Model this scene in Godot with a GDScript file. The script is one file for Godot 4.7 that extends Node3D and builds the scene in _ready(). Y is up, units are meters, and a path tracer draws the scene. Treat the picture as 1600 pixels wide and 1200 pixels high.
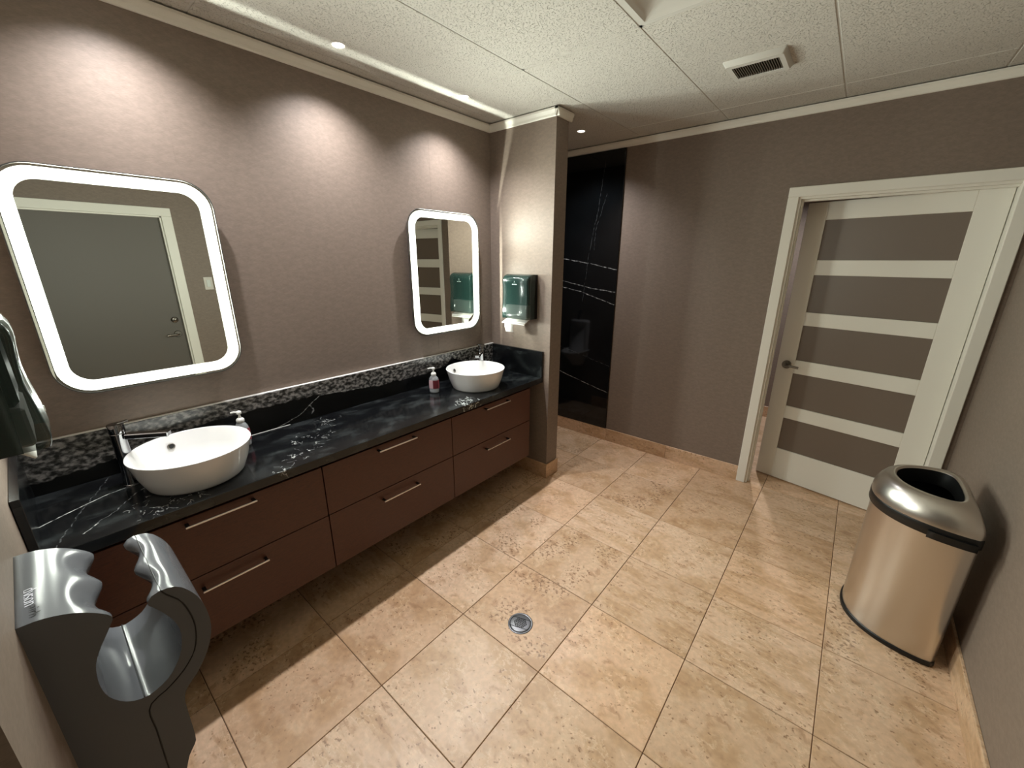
extends Node3D

# ------------------------------------------------------------------ constants
const T := 0.4572            # floor tile module
const H := 2.57              # ceiling height
const WR := 2.815            # right wall
const ZB := -2.285           # wall with the panelled door
const ZP := -1.33            # front of the partition at the end of the vanity
const ZF := 1.2              # wall with the hand dryer
const XP := 0.567            # free end of the partition
const CT := 0.825            # counter top
var taken := {}
var mats := {}
var rng := RandomNumberGenerator.new()

func _ready() -> void:
	rng.seed = 77
	camera_and_light()
	materials()
	build_floor()
	build_ceiling()
	build_walls()
	build_trims()
	build_doors()
	build_vanity()
	build_mirrors()
	build_basins()
	build_dispensers()
	build_dryer()
	build_trash_can()
	build_panel_and_urinal()
	build_ceiling_things()
	build_small_things()

# ------------------------------------------------------------------ camera, sky, exposure
func camera_and_light() -> void:
	var cam := Camera3D.new()
	cam.name = "camera"
	add_child(cam)
	cam.position = Vector3(2.199, 1.665, 1.055)
	cam.rotation = Vector3(-0.297744517, 0.694540294, 0.00295312480)
	cam.fov = rad_to_deg(2.0 * atan(600.0 / 631.93))
	cam.near = 0.02
	cam.far = 60.0
	cam.current = true
	var we := WorldEnvironment.new()
	we.name = "environment"
	var e := Environment.new()
	e.background_mode = Environment.BG_COLOR
	e.background_color = Color(0, 0, 0)
	e.tonemap_mode = Environment.TONE_MAPPER_LINEAR
	e.tonemap_exposure = 1.0
	e.sdfgi_enabled = true
	e.ssao_enabled = true
	e.ssil_enabled = true
	we.environment = e
	add_child(we)

const LED := Color(0.97, 1.0, 0.95)
const SPOT := Color(0.985, 0.985, 1.0)
const SPOT_ENERGY := 1.85
const LED_ENERGY := 0.80
const LED_FORWARD := 3.6

# ------------------------------------------------------------------ nodes
func numbered(n: String) -> String:
	if not taken.has(n):
		taken[n] = 0
		return n
	taken[n] += 1
	return "%s_%03d" % [n, taken[n]]

func thing(called: String, label: String, category: String, at := Vector3.ZERO, turn := 0.0, group := "") -> Node3D:
	var o := Node3D.new()
	o.name = numbered(called)
	add_child(o)
	o.position = at
	o.rotation.y = turn
	o.set_meta("label", label)
	o.set_meta("category", category)
	if group != "":
		o.set_meta("group", group)
	return o

func struct(called: String, mesh: Mesh, m: Material, label := "") -> MeshInstance3D:
	var o := MeshInstance3D.new()
	o.name = called
	o.mesh = mesh
	o.material_override = m
	add_child(o)
	o.set_meta("kind", "structure")
	if label != "":
		o.set_meta("label", label)
	return o

func part(parent: Node, called: String, mesh: Mesh, m: Material, at := Vector3.ZERO, rot := Vector3.ZERO) -> MeshInstance3D:
	var o := MeshInstance3D.new()
	o.name = called
	o.mesh = mesh
	o.material_override = m
	o.position = at
	o.rotation = rot
	parent.add_child(o, true)
	return o

# ------------------------------------------------------------------ mesh building
func begin() -> SurfaceTool:
	var s := SurfaceTool.new()
	s.begin(Mesh.PRIMITIVE_TRIANGLES)
	return s

func finish(s: SurfaceTool) -> ArrayMesh:
	s.generate_normals()
	return s.commit()

func tri(s: SurfaceTool, a: Vector3, b: Vector3, c: Vector3, uvf = null) -> void:
	for p in [a, b, c]:
		if uvf != null:
			s.set_uv(uvf.call(p))
		s.add_vertex(p)

# a triangle turned so that it faces away from a point inside the solid
func tri_out(s: SurfaceTool, a: Vector3, b: Vector3, c: Vector3, mid: Vector3, uvf = null) -> void:
	var n := (a - c).cross(a - b)
	if n.dot((a + b + c) / 3.0 - mid) >= 0.0:
		tri(s, a, b, c, uvf)
	else:
		tri(s, a, c, b, uvf)

func quad_out(s: SurfaceTool, a: Vector3, b: Vector3, c: Vector3, d: Vector3, mid: Vector3, uvf = null) -> void:
	tri_out(s, a, b, c, mid, uvf)
	tri_out(s, a, c, d, mid, uvf)

# a box from corner lo to corner hi with chamfered edges, into a SurfaceTool
func add_box(s: SurfaceTool, lo: Vector3, hi: Vector3, bev := 0.0, uvf = null, xf := Transform3D.IDENTITY) -> void:
	s.set_smooth_group(-1)
	var mid := xf * ((lo + hi) * 0.5)
	var b: float = minf(bev, (hi - lo)[(hi - lo).min_axis_index()] * 0.45)
	var v := func(ix: int, iy: int, iz: int, ax: int) -> Vector3:
		var p := Vector3(hi.x if ix else lo.x, hi.y if iy else lo.y, hi.z if iz else lo.z)
		var inn := Vector3(-b if ix else b, -b if iy else b, -b if iz else b)
		inn[ax] = 0.0
		return xf * (p + inn)
	for ax in 3:
		for side in 2:
			var q := []
			for k in [[0, 0], [1, 0], [1, 1], [0, 1]]:
				var i := [0, 0, 0]
				i[ax] = side
				i[(ax + 1) % 3] = k[0]
				i[(ax + 2) % 3] = k[1]
				q.append(v.call(i[0], i[1], i[2], ax))
			quad_out(s, q[0], q[1], q[2], q[3], mid, uvf)
	if b <= 0.0:
		return
	for ax in 3:      # edges along ax
		var a1 := (ax + 1) % 3
		var a2 := (ax + 2) % 3
		for k in [[0, 0], [1, 0], [1, 1], [0, 1]]:
			var i0 := [0, 0, 0]
			i0[a1] = k[0]
			i0[a2] = k[1]
			var i1 := i0.duplicate()
			i1[ax] = 1
			quad_out(s, v.call(i0[0], i0[1], i0[2], a1), v.call(i1[0], i1[1], i1[2], a1), v.call(i1[0], i1[1], i1[2], a2), v.call(i0[0], i0[1], i0[2], a2), mid, uvf)
	for ix in 2:
		for iy in 2:
			for iz in 2:
				tri_out(s, v.call(ix, iy, iz, 0), v.call(ix, iy, iz, 1), v.call(ix, iy, iz, 2), mid, uvf)

func box(lo: Vector3, hi: Vector3, bev := 0.0, uvf = null) -> ArrayMesh:
	var s := begin()
	add_box(s, lo, hi, bev, uvf)
	return finish(s)

# several boxes as one part: [[lo, hi], ...]
func boxes(list: Array, bev := 0.0) -> ArrayMesh:
	var s := begin()
	for p in list:
		add_box(s, p[0], p[1], bev)
	return finish(s)

# rings of equal length, joined one to the next; every ring is closed
func loft(rings: Array, cap_first := false, cap_last := false, outward := true) -> ArrayMesh:
	var s := begin()
	add_loft(s, rings, cap_first, cap_last, outward)
	return finish(s)

func add_loft(s: SurfaceTool, rings: Array, cap_first := false, cap_last := false, outward := true) -> void:
	var n: int = rings[0].size()
	var sg := 0
	s.set_smooth_group(0)
	# orientation: look at the first wall with area
	var c0 := Vector3.ZERO
	for r in rings:
		for p in r:
			c0 += p
	c0 /= n * rings.size()
	var score := 0.0
	for k in rings.size() - 1:
		for i in n:
			var a: Vector3 = rings[k][i]
			var b: Vector3 = rings[k][(i + 1) % n]
			var c: Vector3 = rings[k + 1][i]
			score += (a - c).cross(a - b).dot((a + b + c) / 3.0 - c0)
	var flip := (score < 0.0) == outward
	for k in rings.size() - 1:
		var same := true
		for i in n:
			if rings[k][i].distance_to(rings[k + 1][i]) > 1e-6:
				same = false
				break
		if same:
			sg += 1
			s.set_smooth_group(sg)
			continue
		for i in n:
			var j := (i + 1) % n
			var a: Vector3 = rings[k][i]
			var b: Vector3 = rings[k][j]
			var c: Vector3 = rings[k + 1][j]
			var d: Vector3 = rings[k + 1][i]
			if flip:
				tri(s, a, c, b)
				tri(s, a, d, c)
			else:
				tri(s, a, b, c)
				tri(s, a, c, d)
	s.set_smooth_group(-1)
	if cap_first:
		add_cap(s, rings[0], c0)
	if cap_last:
		add_cap(s, rings[-1], c0)

# a flat cap over a planar ring of any outline
func add_cap(s: SurfaceTool, ring: Array, mid: Vector3) -> void:
	var nrm := Vector3.ZERO
	for i in ring.size():
		nrm += ring[i].cross(ring[(i + 1) % ring.size()])
	nrm = nrm.normalized()
	var ux := nrm.cross(Vector3.UP if absf(nrm.y) < 0.9 else Vector3.RIGHT).normalized()
	var uy := nrm.cross(ux)
	var flat := PackedVector2Array()
	for p in ring:
		flat.append(Vector2(p.dot(ux), p.dot(uy)))
	var idx := Geometry2D.triangulate_polygon(flat)
	for t in range(0, idx.size(), 3):
		tri_out(s, ring[idx[t]], ring[idx[t + 1]], ring[idx[t + 2]], mid)

# a profile of (radius, height) points turned round y; a doubled point makes a sharp edge
func lathe(prof: Array, seg := 32, sx := 1.0, sz := 1.0) -> ArrayMesh:
	var rings := []
	for p in prof:
		var r := []
		for i in seg:
			var a := TAU * i / seg
			r.append(Vector3(cos(a) * p[0] * sx, p[1], sin(a) * p[0] * sz))
		rings.append(r)
	return loft(rings)

# an outline in the x-y plane pushed along z from z0 to z1, both ends capped
func extrude(outline: Array, z0: float, z1: float, smooth := false) -> ArrayMesh:
	var a := []
	var b := []
	for p in outline:
		a.append(Vector3(p.x, p.y, z0))
		b.append(Vector3(p.x, p.y, z1))
	var s := begin()
	if smooth:
		add_loft(s, [a, b], true, true)
	else:
		var cw := Geometry2D.is_polygon_clockwise(PackedVector2Array(outline))
		s.set_smooth_group(-1)
		for i in a.size():
			var j := (i + 1) % a.size()
			if cw == (z1 > z0):
				tri(s, a[i], b[j], a[j])
				tri(s, a[i], b[i], b[j])
			else:
				tri(s, a[i], a[j], b[j])
				tri(s, a[i], b[j], b[i])
		var mid := Vector3(a[0].x, a[0].y, (z0 + z1) * 0.5)
		add_cap(s, a, Vector3(0, 0, (z0 + z1) * 0.5))
		add_cap(s, b, Vector3(0, 0, (z0 + z1) * 0.5))
	return finish(s)

func tube_rings(path: Array, r: float, seg := 10) -> Array:
	var rings := []
	for k in path.size():
		var d: Vector3 = (path[mini(k + 1, path.size() - 1)] - path[maxi(k - 1, 0)]).normalized()
		var u := d.cross(Vector3.UP if absf(d.y) < 0.9 else Vector3.RIGHT).normalized()
		var w := d.cross(u)
		var ring := []
		for i in seg:
			var a := TAU * i / seg
			ring.append(path[k] + u * cos(a) * r + w * sin(a) * r)
		rings.append(ring)
	return rings

func tube(path: Array, r: float, seg := 10) -> ArrayMesh:
	return loft(tube_rings(path, r, seg), true, true)

# a rounded rectangle in (a, b) about the origin
func rounded(w: float, h: float, r: float, n := 8) -> Array:
	var out := []
	for c in [[1, 1, 0.0], [-1, 1, PI / 2], [-1, -1, PI], [1, -1, 3 * PI / 2]]:
		for i in n + 1:
			var a: float = c[2] + PI / 2 * i / n
			out.append(Vector2(c[0] * (w / 2 - r) + cos(a) * r, c[1] * (h / 2 - r) + sin(a) * r))
	return out

# points (a, b) set on the plane x = const: a runs along z, b along y
func on_x(pts: Array, x: float) -> Array:
	var out := []
	for p in pts:
		out.append(Vector3(x, p.y, p.x))
	return out

func on_y(pts: Array, y: float) -> Array:
	var out := []
	for p in pts:
		out.append(Vector3(p.x, y, p.y))
	return out

func on_z(pts: Array, z: float) -> Array:
	var out := []
	for p in pts:
		out.append(Vector3(p.x, p.y, z))
	return out

func polyline_smooth(pts: Array, n: int) -> Array:
	var c := Curve3D.new()
	for i in pts.size():
		var p: Vector3 = pts[i]
		var t: Vector3 = (pts[mini(i + 1, pts.size() - 1)] - pts[maxi(i - 1, 0)]) / 6.0
		c.add_point(p, -t, t)
	var out := []
	var l := c.get_baked_length()
	for i in n + 1:
		out.append(c.sample_baked(l * i / n, true))
	return out

func smooth2(pts: Array, n: int) -> Array:
	var p3 := []
	for p in pts:
		p3.append(Vector3(p.x, p.y, 0))
	var out := []
	for p in polyline_smooth(p3, n):
		out.append(Vector2(p.x, p.y))
	return out

# ------------------------------------------------------------------ textures
func noise_bytes(size: int, seed_: int, freq: float, type: int, octaves := 4, stretch := 1.0, warp := 0.0) -> PackedByteArray:
	var n := FastNoiseLite.new()
	n.seed = seed_
	n.frequency = freq
	n.noise_type = type
	n.fractal_type = FastNoiseLite.FRACTAL_FBM
	n.fractal_octaves = octaves
	if warp > 0.0:
		n.domain_warp_enabled = true
		n.domain_warp_amplitude = warp
		n.domain_warp_frequency = freq * 1.5
	var hgt := int(size * stretch)
	var im := n.get_seamless_image(size, hgt, false, false, 0.15)
	if hgt != size:
		im.resize(size, size, Image.INTERPOLATE_LANCZOS)
	im.convert(Image.FORMAT_L8)
	return im.get_data()

func tex(data: PackedByteArray, w: int, h: int) -> ImageTexture:
	var im := Image.create_from_data(w, h, false, Image.FORMAT_RGB8, data)
	im.generate_mipmaps()
	return ImageTexture.create_from_image(im)

func gray_tex(data: PackedByteArray, w: int, h: int) -> ImageTexture:
	var im := Image.create_from_data(w, h, false, Image.FORMAT_L8, data)
	im.generate_mipmaps()
	return ImageTexture.create_from_image(im)

func put3(d: PackedByteArray, i: int, c: Color) -> void:
	d[i] = clampi(int(c.r * 255.0 + 0.5), 0, 255)
	d[i + 1] = clampi(int(c.g * 255.0 + 0.5), 0, 255)
	d[i + 2] = clampi(int(c.b * 255.0 + 0.5), 0, 255)

# travertine: clouds of cream, tan and grey-brown, lighter streaks, dark filled pits
func travertine(seed_: int, pits: float, banding: float) -> ImageTexture:
	var n := 640
	var cloud := noise_bytes(n, seed_, 0.0045, FastNoiseLite.TYPE_SIMPLEX_SMOOTH, 4, 1.0 + banding, 30.0)
	var vein := noise_bytes(n, seed_ + 1, 0.014, FastNoiseLite.TYPE_SIMPLEX_SMOOTH, 5, 1.0 + banding * 1.5, 40.0)
	var fine := noise_bytes(n, seed_ + 2, 0.05, FastNoiseLite.TYPE_SIMPLEX_SMOOTH, 4)
	var pit := noise_bytes(n, seed_ + 3, 0.055, FastNoiseLite.TYPE_SIMPLEX_SMOOTH, 3, 1.3, 8.0)
	var area := noise_bytes(n, seed_ + 4, 0.006, FastNoiseLite.TYPE_SIMPLEX_SMOOTH, 2)
	var d := PackedByteArray()
	d.resize(n * n * 3)
	var cream := Color(0.835, 0.735, 0.64)
	var tan := Color(0.775, 0.665, 0.55)
	var brown := Color(0.66, 0.535, 0.425)
	var pale := Color(0.885, 0.81, 0.72)
	var dark := Color(0.50, 0.39, 0.30)
	for i in n * n:
		var c := cream.lerp(tan, smoothstep(95.0, 185.0, cloud[i]))
		var v: float = vein[i]
		c = c.lerp(brown, 0.52 * smoothstep(168.0, 220.0, v))
		c = c.lerp(pale, 0.75 * (1.0 - smoothstep(2.0, 13.0, absf(v - 120.0))) * smoothstep(90.0, 150.0, area[i]))
		c = c.lerp(pale, 0.5 * smoothstep(150.0, 215.0, 255.0 - v))
		var f: float = (fine[i] - 128.0) / 128.0
		c = c * (1.0 + 0.06 * f)
		var lim: float = 205.0 - pits * smoothstep(90.0, 190.0, area[i]) * 55.0
		c = c.lerp(dark, 0.68 * smoothstep(lim, lim + 28.0, pit[i]))
		put3(d, i * 3, c)
	return tex(d, n, n)

# horizontal threads of a woven vinyl wall covering
func thread_texture() -> Array:
	var n := 512
	var a := noise_bytes(n, 41, 0.03, FastNoiseLite.TYPE_SIMPLEX_SMOOTH, 4, 7.0)
	var b := noise_bytes(n, 43, 0.012, FastNoiseLite.TYPE_SIMPLEX_SMOOTH, 3, 2.0)
	var d := PackedByteArray()
	d.resize(n * n * 3)
	var hgt := PackedByteArray()
	hgt.resize(n * n)
	for i in n * n:
		var v: float = 0.95 + 0.055 * (a[i] - 128.0) / 128.0 + 0.04 * (b[i] - 128.0) / 128.0
		put3(d, i * 3, Color(v, v, v))
		hgt[i] = a[i]
	return [tex(d, n, n), gray_tex(hgt, n, n)]

# pressed mineral-fibre ceiling board: white with worm-like dimples
func fissure_texture() -> Array:
	var n := 512
	var a := noise_bytes(n, 51, 0.030, FastNoiseLite.TYPE_SIMPLEX_SMOOTH, 2, 1.0, 14.0)
	var b := noise_bytes(n, 52, 0.09, FastNoiseLite.TYPE_SIMPLEX_SMOOTH, 2)
	var d := PackedByteArray()
	d.resize(n * n * 3)
	var hgt := PackedByteArray()
	hgt.resize(n * n)
	for i in n * n:
		var hole := (1.0 - smoothstep(4.0, 16.0, absf(a[i] - 128.0))) * smoothstep(105.0, 150.0, b[i])
		hole = maxf(hole, smoothstep(195.0, 215.0, b[i]))
		var c := Color(0.80, 0.785, 0.75).lerp(Color(0.50, 0.48, 0.44), hole * 0.42)
		put3(d, i * 3, c)
		hgt[i] = int(255.0 * (1.0 - hole))
	return [tex(d, n, n), gray_tex(hgt, n, n)]

func wood_texture() -> ImageTexture:
	var n := 512
	var grain := noise_bytes(n, 61, 0.02, FastNoiseLite.TYPE_SIMPLEX_SMOOTH, 4, 9.0, 6.0)
	var flow := noise_bytes(n, 62, 0.006, FastNoiseLite.TYPE_SIMPLEX_SMOOTH, 3, 3.5, 25.0)
	var d := PackedByteArray()
	d.resize(n * n * 3)
	var lo := Color(0.225, 0.110, 0.060)
	var hi := Color(0.375, 0.195, 0.110)
	for i in n * n:
		var r: float = absf(sin(flow[i] * 0.16))
		var k: float = clampf(0.45 * grain[i] / 255.0 + 0.25 * r + 0.15, 0.0, 1.0)
		put3(d, i * 3, lo.lerp(hi, k))
	return tex(d, n, n)

# strokes of a vein into an RGB image, in pixels
func stroke(d: PackedByteArray, w: int, h: int, pts: Array, width: float, c: Color, strength: float, rough: float, seed_: int) -> void:
	var n := FastNoiseLite.new()
	n.seed = seed_
	n.frequency = 0.03
	n.fractal_octaves = 3
	var run := 0.0
	for k in pts.size() - 1:
		var a: Vector2 = pts[k]
		var b: Vector2 = pts[k + 1]
		var steps := int(a.distance_to(b)) + 1
		var nrm := (b - a).orthogonal().normalized()
		for i in steps:
			run += 1.0
			var p := a.lerp(b, float(i) / steps) + nrm * n.get_noise_1d(run) * rough
			var wd: float = width * (0.55 + 0.75 * absf(n.get_noise_2d(run * 1.7, 50.0)) * 2.0)
			var al: float = strength * clampf(0.65 + n.get_noise_2d(run * 2.0, 90.0) * 1.1, 0.05, 1.0)
			var rr := int(ceil(wd)) + 1
			for dy in range(-rr, rr + 1):
				for dx in range(-rr, rr + 1):
					var x := int(p.x) + dx
					var y := int(p.y) + dy
					if x < 0 or y < 0 or x >= w or y >= h:
						continue
					var q := Vector2(x + 0.5, y + 0.5).distance_to(p)
					var t := al * 0.5 * clampf(1.0 - (q - wd * 0.5) / 1.2, 0.0, 1.0)
					if t <= 0.0:
						continue
					var o := (y * w + x) * 3
					put3(d, o, Color(d[o] / 255.0, d[o + 1] / 255.0, d[o + 2] / 255.0).lerp(c, t))

const CW := 2048
const CH := 480
func cpx(x: float, z: float) -> Vector2:      # counter place (x, z) to pixel of its texture
	return Vector2((ZF - z) / (ZF - ZP) * CW, x / 0.60 * CH)

func marble_base(w: int, h: int, seed_: int) -> PackedByteArray:
	var a := FastNoiseLite.new()
	a.seed = seed_
	a.frequency = 0.006
	a.fractal_octaves = 5
	a.domain_warp_enabled = true
	a.domain_warp_amplitude = 40.0
	a.domain_warp_frequency = 0.008
	var d := PackedByteArray()
	d.resize(w * h * 3)
	for y in h:
		for x in w:
			var v: float = a.get_noise_2d(x, y * 1.6) * 0.5 + 0.5
			var k: float = 0.75 * smoothstep(0.42, 0.85, v)
			put3(d, (y * w + x) * 3, Color(0.055, 0.06, 0.065).lerp(Color(0.21, 0.225, 0.225), k))
	return d

func counter_texture() -> ImageTexture:
	var d := marble_base(CW, CH, 71)
	var white := Color(0.82, 0.82, 0.80)
	var grey := Color(0.42, 0.43, 0.43)
	stroke(d, CW, CH, [cpx(.30, 1.19), cpx(.249, 1.105), cpx(.195, 1.0), cpx(.18, .90), cpx(.13, .75), cpx(.07, .58)], 3.2, white, 1.0, 2.0, 1)
	stroke(d, CW, CH, [cpx(.52, 1.165), cpx(.41, 1.13), cpx(.30, 1.09), cpx(.15, 1.03), cpx(.03, .985)], 2.0, grey, 0.7, 5.0, 2)
	stroke(d, CW, CH, [cpx(.41, 1.06), cpx(.36, 1.0), cpx(.29, .955), cpx(.24, .91)], 2.0, Color(.6, .6, .6), 0.8, 6.0, 3)
	stroke(d, CW, CH, [cpx(.45, 1.09), cpx(.41, 1.05)], 2.5, white, 0.8, 4.0, 4)
	# clusters of white flecks
	var fr := RandomNumberGenerator.new()
	fr.seed = 9
	for c in [[.11, .17, .10, 10], [.30, .30, .14, 22], [.40, .42, .10, 16], [.13, .10, .07, 8], [.50, .50, .07, 12], [.44, .88, .10, 18], [.38, .93, .06, 8], [.47, .80, .05, 8], [.25, .30, .10, 8]]:
		for k in c[3]:
			var p := Vector2(c[0] + fr.randfn(0, c[2] * 0.32), c[1] + fr.randfn(0, c[2] * 0.40))
			var q := p + Vector2(fr.randf_range(-.035, .035), fr.randf_range(-.035, .02))
			var m1 := p.lerp(q, .4) + Vector2(fr.randf_range(-.012, .012), fr.randf_range(-.012, .012))
			stroke(d, CW, CH, [cpx(p.x, p.y), cpx(m1.x, m1.y), cpx(q.x, q.y)], fr.randf_range(.7, 2.0), white, fr.randf_range(.3, .9), 10.0, 100 + k)
			if k % 3 == 0:
				var r2 := m1 + Vector2(fr.randf_range(-.02, .02), fr.randf_range(-.02, .02))
				stroke(d, CW, CH, [cpx(m1.x, m1.y), cpx(r2.x, r2.y)], fr.randf_range(2.0, 4.5), white, fr.randf_range(.3, .7), 12.0, 200 + k)
	for k in 120:      # the pale brecciated patch by the far basin
		var p := Vector2(fr.randf_range(.40, .59), -.585 + fr.randfn(0, .042))
		var q := p + Vector2(fr.randf_range(-.03, .03), fr.randf_range(-.025, .025))
		stroke(d, CW, CH, [cpx(p.x, p.y), cpx(q.x, q.y)], fr.randf_range(1.0, 4.5), Color(.80, .82, .80), fr.randf_range(.3, .95), 12.0, 300 + k)
	for k in 60:      # scattered hairlines
		var p := Vector2(fr.randf_range(.02, .58), fr.randf_range(-1.3, 1.15))
		var q := p + Vector2(fr.randf_range(-.05, .05), fr.randf_range(-.08, .08))
		stroke(d, CW, CH, [cpx(p.x, p.y), cpx(q.x, q.y)], 1.0, grey, fr.randf_range(.2, .6), 6.0, 500 + k)
	return tex(d, CW, CH)

# the upstand: grey mottled stone over an uneven black layer with a white rim
func splash_texture() -> ImageTexture:
	var w := 2048
	var h := 170
	var edge := [[1.2, .876], [1.16, .875], [1.0, .884], [.82, .921], [.685, .941], [.48, .951], [.30, .953], [.10, .950], [-.05, .932], [-.3, .915], [-.6, .913], [-.77, .926], [-.84, .955], [-.88, .985], [-.92, .965], [-1.0, .93], [-1.1, .90], [-1.33, .86]]
	var a := FastNoiseLite.new()
	a.seed = 81
	a.frequency = 0.042
	a.fractal_octaves = 4
	a.domain_warp_enabled = true
	a.domain_warp_amplitude = 12.0
	a.domain_warp_frequency = 0.03
	var e2 := FastNoiseLite.new()
	e2.seed = 82
	e2.frequency = 0.02
	e2.fractal_octaves = 4
	var d := PackedByteArray()
	d.resize(w * h * 3)
	for x in w:
		var z: float = ZF - (ZF - ZP) * x / w
		var k := 0
		while k < edge.size() - 2 and z < edge[k + 1][0]:
			k += 1
		var t: float = clampf((edge[k][0] - z) / (edge[k][0] - edge[k + 1][0]), 0.0, 1.0)
		var ye: float = lerpf(edge[k][1], edge[k + 1][1], t) + 0.010 * e2.get_noise_1d(x)
		for y in h:
			var yy: float = 1.025 - 0.2 * y / h
			var v: float = a.get_noise_2d(x * 0.9, y * 1.3) * 0.5 + 0.5
			var stone := Color(0.13, 0.13, 0.125).lerp(Color(0.60, 0.585, 0.57), smoothstep(0.20, 0.82, v + 0.18 * e2.get_noise_2d(x * 0.7, y * 2.0)))
			var c := stone.lerp(Color(0.028, 0.03, 0.032), smoothstep(-0.004, 0.004, ye - yy))
			put3(d, (y * w + x) * 3, c)
	var px := func(z: float, yv: float) -> Vector2:
		return Vector2((ZF - z) / (ZF - ZP) * w, (1.025 - yv) / 0.2 * h)
	stroke(d, w, h, [px.call(.36, .822), px.call(.30, .84), px.call(.22, .865), px.call(.16, .91), px.call(.10, .945), px.call(-.05, .935), px.call(-.2, .922)], 2.6, Color(.72, .72, .70), 0.9, 2.5, 5)
	stroke(d, w, h, [px.call(.17, .905), px.call(.15, .87), px.call(.16, .85)], 5.0, Color(.6, .6, .6), 0.7, 6.0, 6)
	return tex(d, w, h)

func panel_texture() -> ImageTexture:
	var w := 512
	var h := 1024
	var d := PackedByteArray()
	d.resize(w * h * 3)
	var a := FastNoiseLite.new()
	a.seed = 91
	a.frequency = 0.008
	a.fractal_octaves = 4
	for y in h:
		for x in w:
			var v: float = a.get_noise_2d(x, y) * 0.5 + 0.5
			put3(d, (y * w + x) * 3, Color(0.03, 0.035, 0.04).lerp(Color(0.06, 0.07, 0.075), v))
	var px := func(x: float, yv: float) -> Vector2:      # panel spans x -0.65 .. 0.59, y 0.125 .. 2.515
		return Vector2((x + 0.65) / 1.24 * w, (2.515 - yv) / 2.39 * h)
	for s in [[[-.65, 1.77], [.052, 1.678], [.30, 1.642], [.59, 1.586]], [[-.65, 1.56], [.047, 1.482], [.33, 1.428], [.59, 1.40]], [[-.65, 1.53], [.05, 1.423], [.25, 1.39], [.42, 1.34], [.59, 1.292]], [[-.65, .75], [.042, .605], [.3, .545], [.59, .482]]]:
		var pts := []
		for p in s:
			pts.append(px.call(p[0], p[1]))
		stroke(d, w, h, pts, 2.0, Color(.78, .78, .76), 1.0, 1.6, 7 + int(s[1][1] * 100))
	for s in [[[-.65, 1.0], [.054, .856], [.59, .735]], [[.42, 2.45], [.374, 2.064], [.306, 1.7], [.27, 1.3]], [[.45, 2.2], [.36, 1.9], [.36, 1.75]]]:
		var pts := []
		for p in s:
			pts.append(px.call(p[0], p[1]))
		stroke(d, w, h, pts, 0.9, Color(.42, .43, .43), 0.7, 3.0, 17 + int(s[1][1] * 100))
	return tex(d, w, h)

# ------------------------------------------------------------------ materials
func mat(called: String, c: Color, rough := 0.6, metal := 0.0) -> StandardMaterial3D:
	var m := StandardMaterial3D.new()
	m.resource_name = called
	m.albedo_color = c
	m.roughness = rough
	m.metallic = metal
	mats[called] = m
	return m

func triplanar(m: StandardMaterial3D, t: Texture2D, scale: Vector3, offset := Vector3.ZERO) -> void:
	m.albedo_texture = t
	m.uv1_triplanar = true
	m.uv1_world_triplanar = true
	m.uv1_scale = scale
	m.uv1_offset = offset
	m.uv1_triplanar_sharpness = 8.0

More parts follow.
